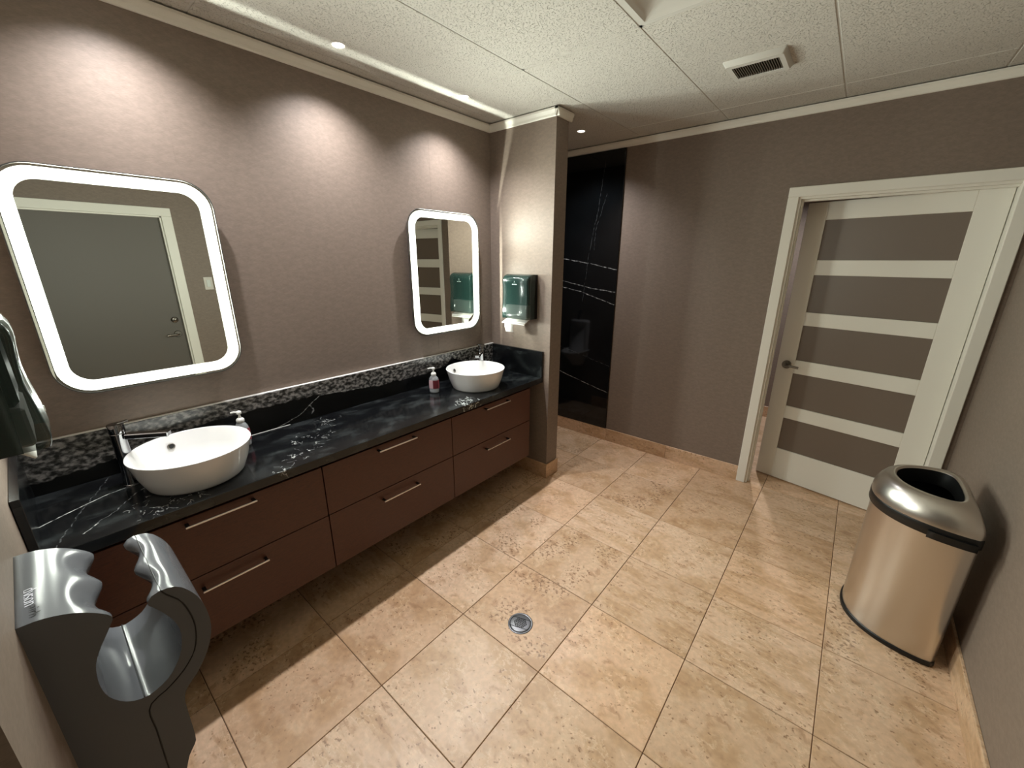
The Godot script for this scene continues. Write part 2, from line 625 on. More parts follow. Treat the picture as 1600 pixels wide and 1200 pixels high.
func materials() -> void:
	var th := thread_texture()
	for w in [["wall", Color(0.53, 0.472, 0.426)], ["wall_dim", Color(0.53, 0.472, 0.426)]]:
		var m := mat(w[0], w[1], 0.5)
		triplanar(m, th[0], Vector3(3.2, 3.2, 3.2))
		m.heightmap_enabled = true
		m.heightmap_texture = th[1]
		m.heightmap_scale = 0.012
		m.metallic_specular = 0.4
	var fi := fissure_texture()
	var cm := mat("ceiling_board", Color(1, 1, 1), 0.9)
	triplanar(cm, fi[0], Vector3(2.6, 2.6, 2.6))
	cm.heightmap_enabled = true
	cm.heightmap_texture = fi[1]
	cm.heightmap_scale = 0.28
	mat("grid_white", Color(0.80, 0.79, 0.76), 0.5)
	mat("white_paint", Color(0.92, 0.91, 0.87), 0.38)
	mat("dark_gap", Color(0.05, 0.045, 0.04), 0.9)
	var travs := [travertine(11, 1.0, 0.0), travertine(23, 0.30, 0.3), travertine(37, 0.45, 1.6)]
	var tints := [Color(1, .965, .925), Color(0.96, 0.92, 0.87), Color(1.0, 0.945, 0.885), Color(0.94, 0.885, 0.82)]
	for i in 12:
		var m := mat("travertine_%d" % i, tints[i % 4], 0.33)
		triplanar(m, travs[i % 3], Vector3(1.0, 1.0, 1.0), Vector3(0.37 * i, 0.21 * i, 0.53 * i))
		m.metallic_specular = 0.45
	mat("grout", Color(0.42, 0.33, 0.25), 0.9)
	var wd := mat("walnut", Color(1, 1, 1), 0.42)
	triplanar(wd, wood_texture(), Vector3(1.6, 1.6, 1.6))
	mat("carcass", Color(0.12, 0.07, 0.05), 0.6)
	var ct := mat("counter_stone", Color(1, 1, 1), 0.13)
	ct.albedo_texture = counter_texture()
	var sp := mat("splash_stone", Color(1, 1, 1), 0.22)
	sp.albedo_texture = splash_texture()
	var ms := mat("side_stone", Color(1, 1, 1), 0.18)
	triplanar(ms, tex(marble_base(256, 256, 77), 256, 256), Vector3(2, 2, 2))
	var pn := mat("panel_stone", Color(1, 1, 1), 0.06)
	pn.albedo_texture = panel_texture()
	mat("caulk", Color(0.86, 0.85, 0.83), 0.5)
	mat("chrome", Color(0.56, 0.56, 0.57), 0.05, 1.0)
	mat("satin_nickel", Color(0.52, 0.50, 0.47), 0.28, 1.0)
	mat("handle_steel", Color(0.88, 0.85, 0.83), 0.34, 1.0)
	var ce := mat("ceramic", Color(0.88, 0.875, 0.87), 0.12)
	ce.clearcoat_enabled = true
	ce.clearcoat = 0.4
	ce.clearcoat_roughness = 0.05
	mat("mirror_silver", Color(0.80, 0.80, 0.78), 0.0, 1.0)
	mat("mirror_case", Color(0.25, 0.24, 0.23), 0.5)
	var lb := mat("led_band", Color(1, 1, 1), 0.5)
	lb.emission_enabled = true
	lb.emission = LED
	lb.emission_energy_multiplier = 2.2
	var dl := mat("lamp_lens", Color(1, 1, 1), 0.3)
	dl.emission_enabled = true
	dl.emission = Color(1, 0.95, 0.88)
	dl.emission_energy_multiplier = 6.0
	var tc := mat("smoke_cover", Color(0.10, 0.18, 0.165, 0.80), 0.14)
	tc.transparency = BaseMaterial3D.TRANSPARENCY_ALPHA
	mat("black_plastic", Color(0.015, 0.017, 0.017), 0.28)
	mat("matte_black", Color(0.05, 0.05, 0.05), 0.42)
	mat("paper", Color(0.90, 0.90, 0.87), 0.85)
	mat("print_white", Color(0.82, 0.84, 0.82), 0.5)
	mat("silver_paint", Color(0.36, 0.365, 0.38), 0.20, 0.0).metallic_specular = 0.35
	mat("print_dark", Color(0.07, 0.07, 0.08), 0.5)
	mat("print_light", Color(0.86, 0.86, 0.90), 0.5)
	mat("seam_dark", Color(0.03, 0.03, 0.035), 0.6)
	mat("brushed_steel", Color(0.84, 0.82, 0.79), 0.30, 1.0)
	mat("bin_liner", Color(0.22, 0.23, 0.25), 0.45)
	mat("door_panel", Color(0.45, 0.40, 0.355), 0.42)
	mat("grey_door", Color(0.37, 0.345, 0.315), 0.5)
	var cp := mat("clear_plastic", Color(0.92, 0.94, 0.95, 0.28), 0.05)
	cp.transparency = BaseMaterial3D.TRANSPARENCY_ALPHA
	mat("soap", Color(0.72, 0.74, 0.76), 0.2)
	mat("label_pink", Color(0.62, 0.25, 0.30), 0.5)
	mat("label_plum", Color(0.38, 0.10, 0.14), 0.5)
	mat("label_pale", Color(0.80, 0.66, 0.68), 0.5)
	mat("pump_white", Color(0.90, 0.90, 0.88), 0.35)
	mat("vent_dark", Color(0.03, 0.028, 0.025), 0.8)
	mat("vent_slat", Color(0.36, 0.33, 0.29), 0.6)
	mat("drain_steel", Color(0.44, 0.44, 0.45), 0.40, 1.0)
	mat("switch_plate", Color(0.78, 0.76, 0.72), 0.4)

# ------------------------------------------------------------------ floor
func build_floor() -> void:
	var slab := struct("floor", box(Vector3(-1.2, -0.14, -4.2), Vector3(3.0, -0.004, 2.2)), mats.grout, "honed beige travertine tile floor")
	var meshes := []
	for k in 1:
		meshes.append(box(Vector3(-T / 2 + .0014, -0.012, -T / 2 + .0014), Vector3(T / 2 - .0014, 0, T / 2 - .0014), .0016))
	# tile of each place in view: which of the twelve stones (texture kind = n % 3)
	var fixed := {"1,-1": 1, "1,0": 3, "0,0": 4, "0,-1": 7, "1,1": 9, "0,1": 0, "0,2": 10, "2,0": 10, "2,1": 5, "2,-1": 1, "3,1": 8, "3,2": 2, "3,0": 1, "3,3": 11, "2,2": 4, "2,3": 7}
	for i in range(-3, 5):
		for j in range(-4, 9):
			var cx := 0.555 + (i + 0.5) * T
			var cz := -(j + 0.5) * T
			if cx < -1.15 or cz < -4.1:
				continue
			var key := "%d,%d" % [i, j]
			var n: int = fixed.get(key, rng.randi_range(0, 11))
			part(slab, "tile", meshes[0], mats["travertine_%d" % n], Vector3(cx, rng.randf_range(-0.0006, 0.0), cz))

# ------------------------------------------------------------------ ceiling
func build_ceiling() -> void:
	var ceil_ := struct("ceiling", box(Vector3(-1.2, H + 0.16, -4.2), Vector3(3.0, H + 0.22, 2.2)), mats.dark_gap, "suspended ceiling of white mineral fibre boards")
	var xs := [-1.1, -0.513, 0.097, 0.712, 1.322, 1.940, 2.55, 2.815]
	var zs := [2.0, 1.62, 0.40, -0.81, -2.03, -2.285]
	for a in xs.size() - 1:
		for b in zs.size() - 1:
			var z1: float = zs[b]
			var z0: float = zs[b + 1]
			if a == 4 and b == 2:
				continue      # the light fixture hangs here
			var cuts := [z1, z0]
			if a == 2 and b == 3:
				cuts = [z1, -1.385, z0]
			var xa: float = xs[a]
			if xa < 0.0 and z1 > -1.3:
				if xs[a + 1] < 0.0:
					continue
				xa = 0.0
				if b == 3:
					cuts = [z1, -1.385, z0]
			for k in cuts.size() - 1:
				var g := 0.0035
				part(ceil_, "ceiling_board", box(Vector3((xa if cuts[k] > -1.3 else xs[a]) + g, H - 0.001, cuts[k + 1] + g), Vector3(xs[a + 1] - g, H + 0.014, cuts[k] - g), 0.002), mats.ceiling_board)
	for a in range(1, xs.size() - 1):
		part(ceil_, "grid_bar", box(Vector3(xs[a] - .011, H + .0015, zs[-1]), Vector3(xs[a] + .011, H + .012, zs[0] if xs[a] > 0 else -1.5)), mats.grid_white)
	for b in range(1, zs.size() - 1):
		part(ceil_, "grid_bar", box(Vector3(0 if zs[b] > -1.4 else -1.1, H + .0015, zs[b] - .011), Vector3(WR, H + .012, zs[b] + .011)), mats.grid_white)
	part(ceil_, "ceiling_board", box(Vector3(0.9, H, -4.0), Vector3(2.95, H + .014, ZB - .14), .002), mats.ceiling_board)

# ------------------------------------------------------------------ walls
func build_walls() -> void:
	var w: StandardMaterial3D = mats.wall
	var top := H + 0.2
	var wl := struct("wall_left", box(Vector3(-0.14, 0, ZP - .14), Vector3(0, top, 2.1)), w, "taupe vinyl covered wall behind the vanity")
	for z in [.526, -.775]:      # joints between widths of wall covering
		part(wl, "joint", box(Vector3(-.001, 1.03, z - .0012), Vector3(0.0005, 2.515, z + .0012)), mats.wall_dim)
	struct("wall_partition", box(Vector3(0, 0, ZP - .14), Vector3(XP, top, ZP)), w, "short taupe partition at the end of the vanity")
	struct("wall_front", boxes([[Vector3(0, 0, ZF), Vector3(1.42, top, ZF + .13)]]), w, "taupe wall with the hand dryer")
	struct("wall_entry", boxes([[Vector3(0, 0, 2.0), Vector3(3.0, top, 2.13)]]), w)
	# right wall with an opening for the grey door
	var d0 := 0.085
	var d1 := 1.005
	struct("wall_right", boxes([[Vector3(WR, 0, ZB - .13), Vector3(WR + .14, top, d0)], [Vector3(WR, 0, d1), Vector3(WR + .14, top, 2.1)], [Vector3(WR, 2.03, d0), Vector3(WR + .14, top, d1)]]), w, "taupe wall behind the steel bin")
	struct("wall_back", boxes([[Vector3(-1.1, 0, ZB - .13), Vector3(1.80, top, ZB)], [Vector3(2.735, 0, ZB - .13), Vector3(WR, top, ZB)], [Vector3(1.80, 2.055, ZB - .13), Vector3(2.735, top, ZB)]]), w, "taupe wall with the panelled door")
	struct("wall_alcove", box(Vector3(-1.24, 0, ZB - .13), Vector3(-1.1, top, ZP)), w)
	struct("wall_alcove_front", box(Vector3(-1.1, 0, ZP - .139), Vector3(-.14, top, ZP)), w)
	struct("wall_beyond", boxes([[Vector3(0.76, 0, -4.14), Vector3(3.09, top, -4.0)], [Vector3(0.76, 0, -4.0), Vector3(0.9, top, ZB - .13)], [Vector3(2.95, 0, -4.0), Vector3(3.09, top, ZB - .13)]]), w)

func build_trims() -> void:
	var t: StandardMaterial3D = mats.white_paint
	# crown moulding: a small cove, 45 mm high
	var prof := [Vector2(0, 0), Vector2(.006, 0), Vector2(.010, .004), Vector2(.013, .016), Vector2(.021, .030), Vector2(.024, .034), Vector2(.024, .045), Vector2(0, .045)]
	var y0 := 2.517
	var runs := [      # start, end, direction out of the wall
		[Vector3(0, y0, ZF), Vector3(0, y0, ZP), Vector3(1, 0, 0)],
		[Vector3(-.0, y0, ZP), Vector3(XP + .024, y0, ZP), Vector3(0, 0, 1)],
		[Vector3(XP, y0, ZP + .024), Vector3(XP, y0, ZP - .164), Vector3(1, 0, 0)],
		[Vector3(-1.1, y0, ZB), Vector3(WR, y0, ZB), Vector3(0, 0, 1)],
		[Vector3(WR, y0, ZB), Vector3(WR, y0, 2.0), Vector3(-1, 0, 0)],
		[Vector3(0, y0, ZF), Vector3(1.42, y0, ZF), Vector3(0, 0, -1)]]
	for k in runs.size():
		var a: Vector3 = runs[k][0]
		var b: Vector3 = runs[k][1]
		var o: Vector3 = runs[k][2]
		var ra := []
		var rb := []
		for p in prof:
			ra.append(a + o * p.x + Vector3.UP * p.y)
			rb.append(b + o * p.x + Vector3.UP * p.y)
		var s := begin()
		var mid := (a + b) / 2 + o * .01 + Vector3.UP * .02
		s.set_smooth_group(-1)
		for i in prof.size():
			var j := (i + 1) % prof.size()
			quad_out(s, ra[i], ra[j], rb[j], rb[i], mid)
		add_cap(s, ra, mid)
		add_cap(s, rb, mid)
		struct("trim_%d" % (k + 1), finish(s), t, "white crown moulding under the ceiling")
	# travertine skirting, laid in lengths
	var bb := {"baseboard_back": [[Vector3(-1.1, 0, ZB), Vector3(1.742, .12, ZB + .011), "x"]],
		"baseboard_right": [[Vector3(WR - .011, 0, -.005), Vector3(WR, .12, ZB + .011), "z"]],
		"baseboard_partition": [[Vector3(0, 0, ZP), Vector3(XP + .011, .12, ZP + .011), "x"], [Vector3(XP, 0, ZP - .15), Vector3(XP + .011, .12, ZP), "z"], [Vector3(0, 0, ZP - .151), Vector3(XP + .011, .12, ZP - .14), "x"]],
		"baseboard_front": [[Vector3(0, 0, ZF - .011), Vector3(1.42, .12, ZF), "x"]],
		"baseboard_left": [[Vector3(0, 0, ZF - .011), Vector3(.011, .12, ZP + .011), "z"]],
		"baseboard_beyond": [[Vector3(0.9, 0, -4.0), Vector3(2.95, .12, -3.989), "x"]]}
	for n in bb:
		var o := Node3D.new()
		o.name = n
		add_child(o)
		o.set_meta("kind", "structure")
		o.set_meta("label", "polished travertine skirting tiles along the wall")
		for seg in bb[n]:
			var lo := Vector3(minf(seg[0].x, seg[1].x), minf(seg[0].y, seg[1].y), minf(seg[0].z, seg[1].z))
			var hi := Vector3(maxf(seg[0].x, seg[1].x), maxf(seg[0].y, seg[1].y), maxf(seg[0].z, seg[1].z))
			var ax := 0 if seg[2] == "x" else 2
			var len_: float = hi[ax] - lo[ax]
			var cnt := maxi(1, int(round(len_ / .61)))
			for c in cnt:
				var l2 := lo
				var h2 := hi
				l2[ax] = lo[ax] + len_ * c / cnt + .0006
				h2[ax] = lo[ax] + len_ * (c + 1) / cnt - .0006
				part(o, "skirting_tile", box(l2, h2, .0015), mats["travertine_%d" % [2, 5, 8, 11][(c * 3 + n.length()) % 4]])

# ------------------------------------------------------------------ doors
func lever_handle(parent: Node, m: Material, at: Vector3, dir: float, normal: Vector3) -> void:
	var h := Node3D.new()
	h.name = "lever_handle"
	parent.add_child(h, true)
	h.position = at
	h.basis = Basis(normal.cross(Vector3.UP) * -1.0, Vector3.UP, normal)
	part(h, "rose", lathe([[0, 0], [.031, 0], [.031, 0], [.031, .006], [.027, .010], [.027, .010], [0, .010]], 24), m, Vector3.ZERO, Vector3(PI / 2, 0, 0))
	part(h, "lever", tube(polyline_smooth([Vector3(0, 0, .008), Vector3(0, 0, .035), Vector3(dir * .012, 0, .050), Vector3(dir * .045, 0, .053), Vector3(dir * .09, -.004, .048)], 14), .0085, 10), m)

func build_doors() -> void:
	var t: StandardMaterial3D = mats.white_paint
	# casing and lining of the opening in the back wall
	var c := Node3D.new()
	c.name = "trim_7"
	add_child(c)
	c.set_meta("kind", "structure")
	c.set_meta("label", "white door casing around the panelled door")
	var x0 := 1.742
	var x1 := 2.790
	part(c, "casing", box(Vector3(x0, 0, ZB), Vector3(x0 + .060, 2.053, ZB + .018), .003), t)
	part(c, "casing", box(Vector3(x1 - .060, 0, ZB), Vector3(x1, 2.053, ZB + .018), .003), t)
	part(c, "casing", box(Vector3(x0, 2.053, ZB), Vector3(x1, 2.112, ZB + .018), .003), t)
	part(c, "jamb", box(Vector3(1.7985, 0, ZB - .131), Vector3(1.815, 2.04, ZB + .001), .001), t)
	part(c, "jamb", box(Vector3(2.730, 0, ZB - .131), Vector3(2.745, 2.04, ZB + .001), .001), t)
	part(c, "jamb", box(Vector3(1.7985, 2.04, ZB - .131), Vector3(2.745, 2.056, ZB + .001), .001), t)
	part(c, "stop", box(Vector3(1.815, 0, ZB - .064), Vector3(1.826, 2.03, ZB - .030), .001), t)
	part(c, "stop", box(Vector3(1.815, 2.028, ZB - .064), Vector3(2.73, 2.04, ZB - .030), .001), t)
	# the leaf: five wide panels between white rails; local x runs from the hinge towards the latch
	var d := Node3D.new()
	d.name = "door_1"
	add_child(d)
	d.set_meta("kind", "structure")
	d.set_meta("label", "white door standing ajar with five taupe horizontal panels")
	var ax := (Vector3(1.831, 0, -2.535) - Vector3(2.722, 0, -2.353)).normalized()
	d.position = Vector3(2.7265, 0.008, -2.3525)
	d.basis = Basis(ax, Vector3.UP, ax.cross(Vector3.UP))     # local z points away from the camera
	if d.basis.determinant() < 0:
		d.basis.z = -d.basis.z
	var zf := d.basis.z.dot(Vector3(0, 0, 1))      # +1 when local z faces the room
	var f := 0.0
	var bk := -0.044 * signf(zf)
	var zlo := minf(f, bk)
	var zhi := maxf(f, bk)
	var wdt := 0.910
	part(d, "stile", box(Vector3(0.0, 0, zlo), Vector3(.129, 2.030, zhi), .002), t)
	part(d, "stile", box(Vector3(.797, 0, zlo), Vector3(wdt, 2.030, zhi), .002), t)
	var tops := [1.917, 1.562, 1.212, .857, .503]
	var edge := 2.030
	for k in 5:
		part(d, "rail", box(Vector3(.129, tops[k], zlo), Vector3(.797, edge, zhi), .002), t)
		var pz := -0.010 * signf(zf)
		var pb := -0.034 * signf(zf)
		part(d, "door_panel", box(Vector3(.128, tops[k] - .257, minf(pz, pb)), Vector3(.798, tops[k] + .001, maxf(pz, pb))), mats.door_panel)
		edge = tops[k] - .256
	part(d, "rail", box(Vector3(.129, 0, zlo), Vector3(.797, edge, zhi), .002), t)
	lever_handle(d, mats.satin_nickel, Vector3(.846, .915, 0), 1.0, Vector3(0, 0, signf(zf)))
	# grey entrance door on the right wall, seen in the mirror
	var e := Node3D.new()
	e.name = "door_2"
	add_child(e)
	e.set_meta("kind", "structure")
	e.set_meta("label", "plain grey entrance door seen in the mirror")
	part(e, "leaf", box(Vector3(WR + .03, .006, .09), Vector3(WR + .075, 2.02, 1.0), .002), mats.grey_door)
	part(e, "casing", box(Vector3(WR - .018, 0, 0.0), Vector3(WR, 2.03, .075), .003), t)
	part(e, "casing", box(Vector3(WR - .018, 0, 1.015), Vector3(WR, 2.03, 1.09), .003), t)
	part(e, "casing", box(Vector3(WR - .018, 2.03, 0.0), Vector3(WR, 2.10, 1.09), .003), t)
	part(e, "jamb", box(Vector3(WR - .001, 0, .072), Vector3(WR + .10, 2.03, .087), .001), t)
	part(e, "jamb", box(Vector3(WR - .001, 0, 1.003), Vector3(WR + .10, 2.03, 1.018), .001), t)
	part(e, "jamb", box(Vector3(WR - .001, 2.018, .072), Vector3(WR + .10, 2.033, 1.018), .001), t)
	part(e, "backing", box(Vector3(WR + .10, 0, .0), Vector3(WR + .14, 2.1, 1.09)), mats.dark_gap)
	lever_handle(e, mats.satin_nickel, Vector3(WR + .03, .975, .145), 1.0, Vector3(-1, 0, 0))
	part(e, "deadbolt", lathe([[0, 0], [.028, 0], [.028, 0], [.028, .008], [.022, .014], [.012, .016], [.012, .016], [.010, .024], [0, .024]], 24), mats.satin_nickel, Vector3(WR + .03, 1.11, .145), Vector3(0, 0, PI / 2))

# ------------------------------------------------------------------ vanity
func build_vanity() -> void:
	var seams := [1.128, .347, -.435, -1.207]
	var where := ["under the basin beside the hand dryer", "between the two basin cabinets", "under the basin beside the partition"]
	for k in 3:
		var z1: float = seams[k]
		var z0: float = seams[k + 1]
		var o := thing("vanity_cabinet", "wall-hung walnut two-drawer cabinet " + where[k], "cabinet", Vector3(0, .222, (z0 + z1) / 2), 0, "walnut vanity cabinets")
		var hw := (z1 - z0) / 2
		part(o, "body", box(Vector3(.0, 0, -hw + .001), Vector3(.468, .553, hw - .001), .001), mats.carcass)
		for r in 2:
			var ya := 0.0 if r == 0 else .2925
			var yb := .2885 if r == 0 else .543
			var dr := part(o, "drawer", box(Vector3(.4685, ya, -hw + .0022), Vector3(.49, yb, hw - .0022), .001), mats.walnut)
			var hy := .236 if r == 0 else .521
			var hz := [.74 - (z0 + z1) / 2, -.047 - (z0 + z1) / 2, -.832 - (z0 + z1) / 2][k] as float
			part(dr, "handle", boxes([[Vector3(.514, hy - .0035, hz - .116), Vector3(.521, hy + .0035, hz + .116)]], .0015), mats.handle_steel)
			for s in [-1, 1]:
				part(dr, "handle_post", box(Vector3(.489, hy - .004, hz + s * .108 - .006), Vector3(.515, hy + .004, hz + s * .108 + .006), .001), mats.matte_black)
	var c := thing("countertop", "long black veined marble vanity counter with grey mottled upstand", "countertop", Vector3(0, 0, 0))
	var uvc := func(p: Vector3) -> Vector2:
		return Vector2((ZF - p.z) / (ZF - ZP), (p.x + (CT - p.y)) / 0.60)
	part(c, "slab", box(Vector3(0.0015, CT - .04, ZP + .001), Vector3(.515, CT, ZF - .001), .002, uvc), mats.counter_stone)
	var uvs := func(p: Vector3) -> Vector2:
		return Vector2((ZF - p.z) / (ZF - ZP), (1.025 - p.y) / 0.2)
	part(c, "caulk_line", box(Vector3(.0222, CT, .28), Vector3(.0250, CT + .003, .50), .001), mats.caulk)
	var u := thing("back_upstand", "grey mottled stone upstand with a black layer along the counter back", "backsplash")
	part(u, "stone", box(Vector3(.0015, CT + .0005, ZP + .0015), Vector3(.0215, 1.022, ZF - .0015), .001, uvs), mats.splash_stone)
	part(u, "caulk_line", box(Vector3(.0015, 1.022, ZP + .0015), Vector3(.0195, 1.0255, ZF - .0015), .0015), mats.caulk)
	var e1 := thing("end_upstand", "black stone upstand on the counter against the partition", "backsplash", Vector3(.27, CT, ZP))
	part(e1, "stone", box(Vector3(-.2475, .0005, .0015), Vector3(.245, .197, .021), .001), mats.side_stone)
	var e2 := thing("end_upstand", "dark stone upstand on the counter end by the hand dryer", "backsplash", Vector3(.27, CT, ZF))
	part(e2, "stone", box(Vector3(-.2475, .0005, -.021), Vector3(.245, .197, -.0015), .001), mats.side_stone)

# ------------------------------------------------------------------ mirrors with a lit band
func build_mirrors() -> void:
	var places := [[.742, "lit mirror on the vanity wall reflecting the plain grey door"], [-.842, "lit mirror beside the partition reflecting the panelled white door"]]
	for pl in places:
		var w := .60
		var h := .79
		var o := thing("led_mirror", "rounded rectangular " + pl[1], "mirror", Vector3(0, 1.571, pl[0]), 0, "lit mirrors over the basins")
		var s0 := rounded(w - .05, h - .05, .085)
		part(o, "case", loft([on_x(s0, 0.0), on_x(s0, .040)], true, true), mats.mirror_case)
		var g := rounded(w, h, .105)
		part(o, "glass", loft([on_x(g, .0402), on_x(g, .0455)], true, true), mats.mirror_silver)
		var b0 := rounded(w - .012, h - .012, .100)
		var b1 := rounded(w - .098, h - .098, .065)
		# raised rim added round the glass; with the overhanging band it slots the streak light
		var z0 := rounded(w - .006, h - .006, .103)
		part(o, "added_lip", loft([on_x(g, .0455), on_x(g, .0525), on_x(g, .0525), on_x(z0, .0525), on_x(z0, .0525), on_x(z0, .0455)]), mats.mirror_case)
		var b2 := rounded(w - .092, h - .092, .068)
		var b3 := rounded(w - .024, h - .024, .094)
		part(o, "led_band", loft([on_x(b2, .0457), on_x(b2, .0527), on_x(b2, .0527), on_x(b3, .0527), on_x(b3, .0527), on_x(b3, .0537), on_x(b3, .0537), on_x(b1, .0537), on_x(b1, .0537), on_x(b1, .0457)]), mats.led_band)
		for q in [[Vector3(.0473, h / 2 - .030, 0), Vector3(0, 1, 0), w - .2, .85], [Vector3(.0473, 0, -w / 2 + .030), Vector3(0, 0, -1), h - .2, .36], [Vector3(.0473, 0, w / 2 - .030), Vector3(0, 0, 1), h - .2, .36]]:
			var al := AreaLight3D.new()  # unseen strip light added in the groove to throw the bright streak
			al.name = "added_streak_light"
			var zz: Vector3 = -q[1]
			var xx := Vector3.RIGHT.cross(zz).normalized()
			al.basis = Basis(xx, zz.cross(xx), zz)
			al.position = q[0]
			al.area_size = Vector2(q[2], .001)
			al.light_color = LED
			al.light_energy = q[3]
			al.area_normalize_energy = true
			al.shadow_enabled = true
			al.area_range = 8.0
			o.add_child(al, true)
		# the diodes under the frosted band throw their light forward in a wide cone
		var e := .029
		for q in [[-.2, h / 2 - e, 1.2], [0, h / 2 - e, 1.2], [.2, h / 2 - e, 1.2], [-.16, -h / 2 + e, .4], [.16, -h / 2 + e, .4], [w / 2 - e, -.26, .45], [w / 2 - e, 0, .45], [w / 2 - e, .26, .45], [-w / 2 + e, -.26, .45], [-w / 2 + e, 0, .45], [-w / 2 + e, .26, .45]]:
			for lobe in [[80.0, 0.015, LED_ENERGY * q[2]], [76.0, 1.0, LED_FORWARD]]:
				var l := SpotLight3D.new()
				l.name = "led_light"
				l.light_color = LED
				l.light_energy = lobe[2] / 11.0
				l.light_size = 0.018
				l.spot_angle = lobe[0]
				l.spot_angle_attenuation = lobe[1]
				l.spot_range = 9.0
				l.spot_attenuation = 2.0
				l.shadow_enabled = true
				l.position = Vector3(.0575, q[1], q[0])
				l.rotation.y = -PI / 2
				o.add_child(l, true)

# ------------------------------------------------------------------ basins, taps, soap
func build_basins() -> void:
	for k in 2:
		var cz: float = [.745, -.85][k]
		var fz := 1.0 if k == 0 else -1.0
		var nm: String = ["beside the hand dryer wall", "beside the partition"][k]
		var o := thing("vessel_basin", "round white ceramic vessel basin on black counter " + nm, "sink", Vector3(.285, CT, cz), 0, "white vessel basins")
		part(o, "bowl", lathe([[0, 0.0005], [.150, 0.0005], [.158, .004], [.163, .012], [.181, .060], [.1985, .126], [.2005, .131], [.1995, .1335], [.1965, .1335], [.194, .130], [.176, .075], [.160, .040], [.140, .024], [.09, .017], [.022, .014], [0, .014]], 64), mats.ceramic)
		part(o, "drain", lathe([[.024, .0145], [.024, .0175], [.020, .0185], [.020, .0185], [.018, .0165], [0, .018]], 24), mats.chrome)
		# overflow hole in the inner wall on the wall side
		var oa := Vector3(-.172, .088, .038)
		var ob := Basis(Vector3(0, 1, 0), Vector3(1, .20, -.22).normalized(), Vector3(0, 0, 1))
		ob = ob.orthonormalized()
		var q := part(o, "overflow", lathe([[.0135, -.001], [.0135, .002], [.010, .003], [.010, .003], [.009, .000], [0, .000]], 20), mats.satin_nickel, oa)
		q.basis = Basis(Quaternion(Vector3.UP, Vector3(1, .27, -.22).normalized()))
		part(q, "overflow_hole", lathe([[0, .0009], [.0088, .0009]], 20), mats.matte_black)
		# tap
		var f := thing("basin_tap", "tall chrome single-lever tap behind the basin " + nm, "faucet", Vector3(.165, CT, cz + fz * .185), 0, "chrome basin taps")
		var dir := Vector3(.12, 0, -fz * .185).normalized()
		part(f, "body", lathe([[0, 0], [.029, 0], [.029, 0], [.029, .004], [.0255, .006], [.0255, .006], [.0235, .05], [.0235, .212], [.0235, .212], [.0225, .2135], [.0225, .2135], [.0225, .2150], [.0245, .2165], [.0245, .2165], [.0245, .246], [.0235, .250], [.0235, .250], [0, .251]], 40), mats.chrome)
		var b := Basis(dir, Vector3.UP, dir.cross(Vector3.UP))
		var s1 := begin()
		add_box(s1, Vector3(.015, .190, -.016), Vector3(.152, .210, .016), .003, null, Transform3D(b.rotated(dir.cross(Vector3.UP), -.04), Vector3.ZERO))
		part(f, "spout", finish(s1), mats.chrome)
		part(f, "aerator", lathe([[0, .190], [.009, .190], [.009, .190], [.009, .201]], 16), mats.chrome, dir * .136 + Vector3(0, -.006, 0))
		var ld := Vector3(-.15, .12, -fz).normalized()
		var s2 := begin()
		var lb := Basis(ld, Vector3.UP, ld.cross(Vector3.UP)).orthonormalized()
		add_box(s2, Vector3(.005, .246, -.009), Vector3(.068, .253, .009), .002, null, Transform3D(lb, Vector3(0, -.004, 0)))
		part(f, "lever", finish(s2), mats.chrome)
	# soap bottles
	for k in 2:
		var at: Vector3 = [Vector3(.115, CT, .522), Vector3(.176, CT, -.572)][k]
		var nm2: String = ["half hidden behind the basin beside the hand dryer wall", "with a pink label in the middle of the counter"][k]
		var o := thing("soap_bottle", "clear pump soap bottle " + nm2, "soap bottle", at, .5, "pump soap bottles")
		var pr := [[0, .0], [.026, .0], [.031, .003], [.032, .012], [.034, .040], [.034, .075], [.030, .098], [.020, .112], [.014, .117], [.0135, .121]]
		part(o, "bottle", lathe(pr, 32, 1.0, .72), mats.clear_plastic)
		part(o, "liquid", lathe([[0, .002], [.024, .002], [.0295, .006], [.0305, .014], [.0325, .040], [.0325, .046], [.0325, .046], [0, .046]], 32, 1.0, .70), mats.soap)
		# the label wraps the front
		var ring0 := []
		var lab := begin()
		for part_i in 3:
			pass
		var ys := [.032, .046, .060, .074, .088]
		for fr in [[-1.9, -.9, mats.label_pale], [-.9, .25, mats.label_plum], [.25, 1.3, mats.label_pink]]:
			var rr := []
			for y in ys:
				var r := []
				for i in 9:
					var a: float = -.6 + lerpf(fr[0], fr[1], i / 8.0)
					var rad := .0345 if y < .076 else .0325
					r.append(Vector3(cos(a) * (rad + .0004), y, -sin(a) * (rad * .72 + .0004)))
				rr.append(r)
			var s3 := begin()
			s3.set_smooth_group(0)
			for yi in 4:
				for i in 8:
					quad_out(s3, rr[yi][i], rr[yi][i + 1], rr[yi + 1][i + 1], rr[yi + 1][i], Vector3(0, .06, 0))
			part(o, "label", finish(s3), fr[2])
		part(o, "collar", lathe([[0, .117], [.0155, .117], [.0165, .119], [.0165, .130], [.012, .136], [.0065, .138], [.0065, .138], [.0045, .150], [.0045, .158], [0, .158]], 24), mats.pump_white)
		var sp := begin()
		var hd := 1.0
		part(o, "pump_head", loft([on_y(rounded(.016, .014, .005, 4), .156), on_y(rounded(.022, .016, .006, 4), .161), on_y(rounded(.020, .014, .006, 4), .170), on_y(rounded(.008, .006, .002, 4), .1715)], true, true), mats.pump_white)
		part(o, "nozzle", tube([Vector3(0, .164, 0), Vector3(-.02, .165, .006), Vector3(-.034, .161, .010)], .0045, 8), mats.pump_white)

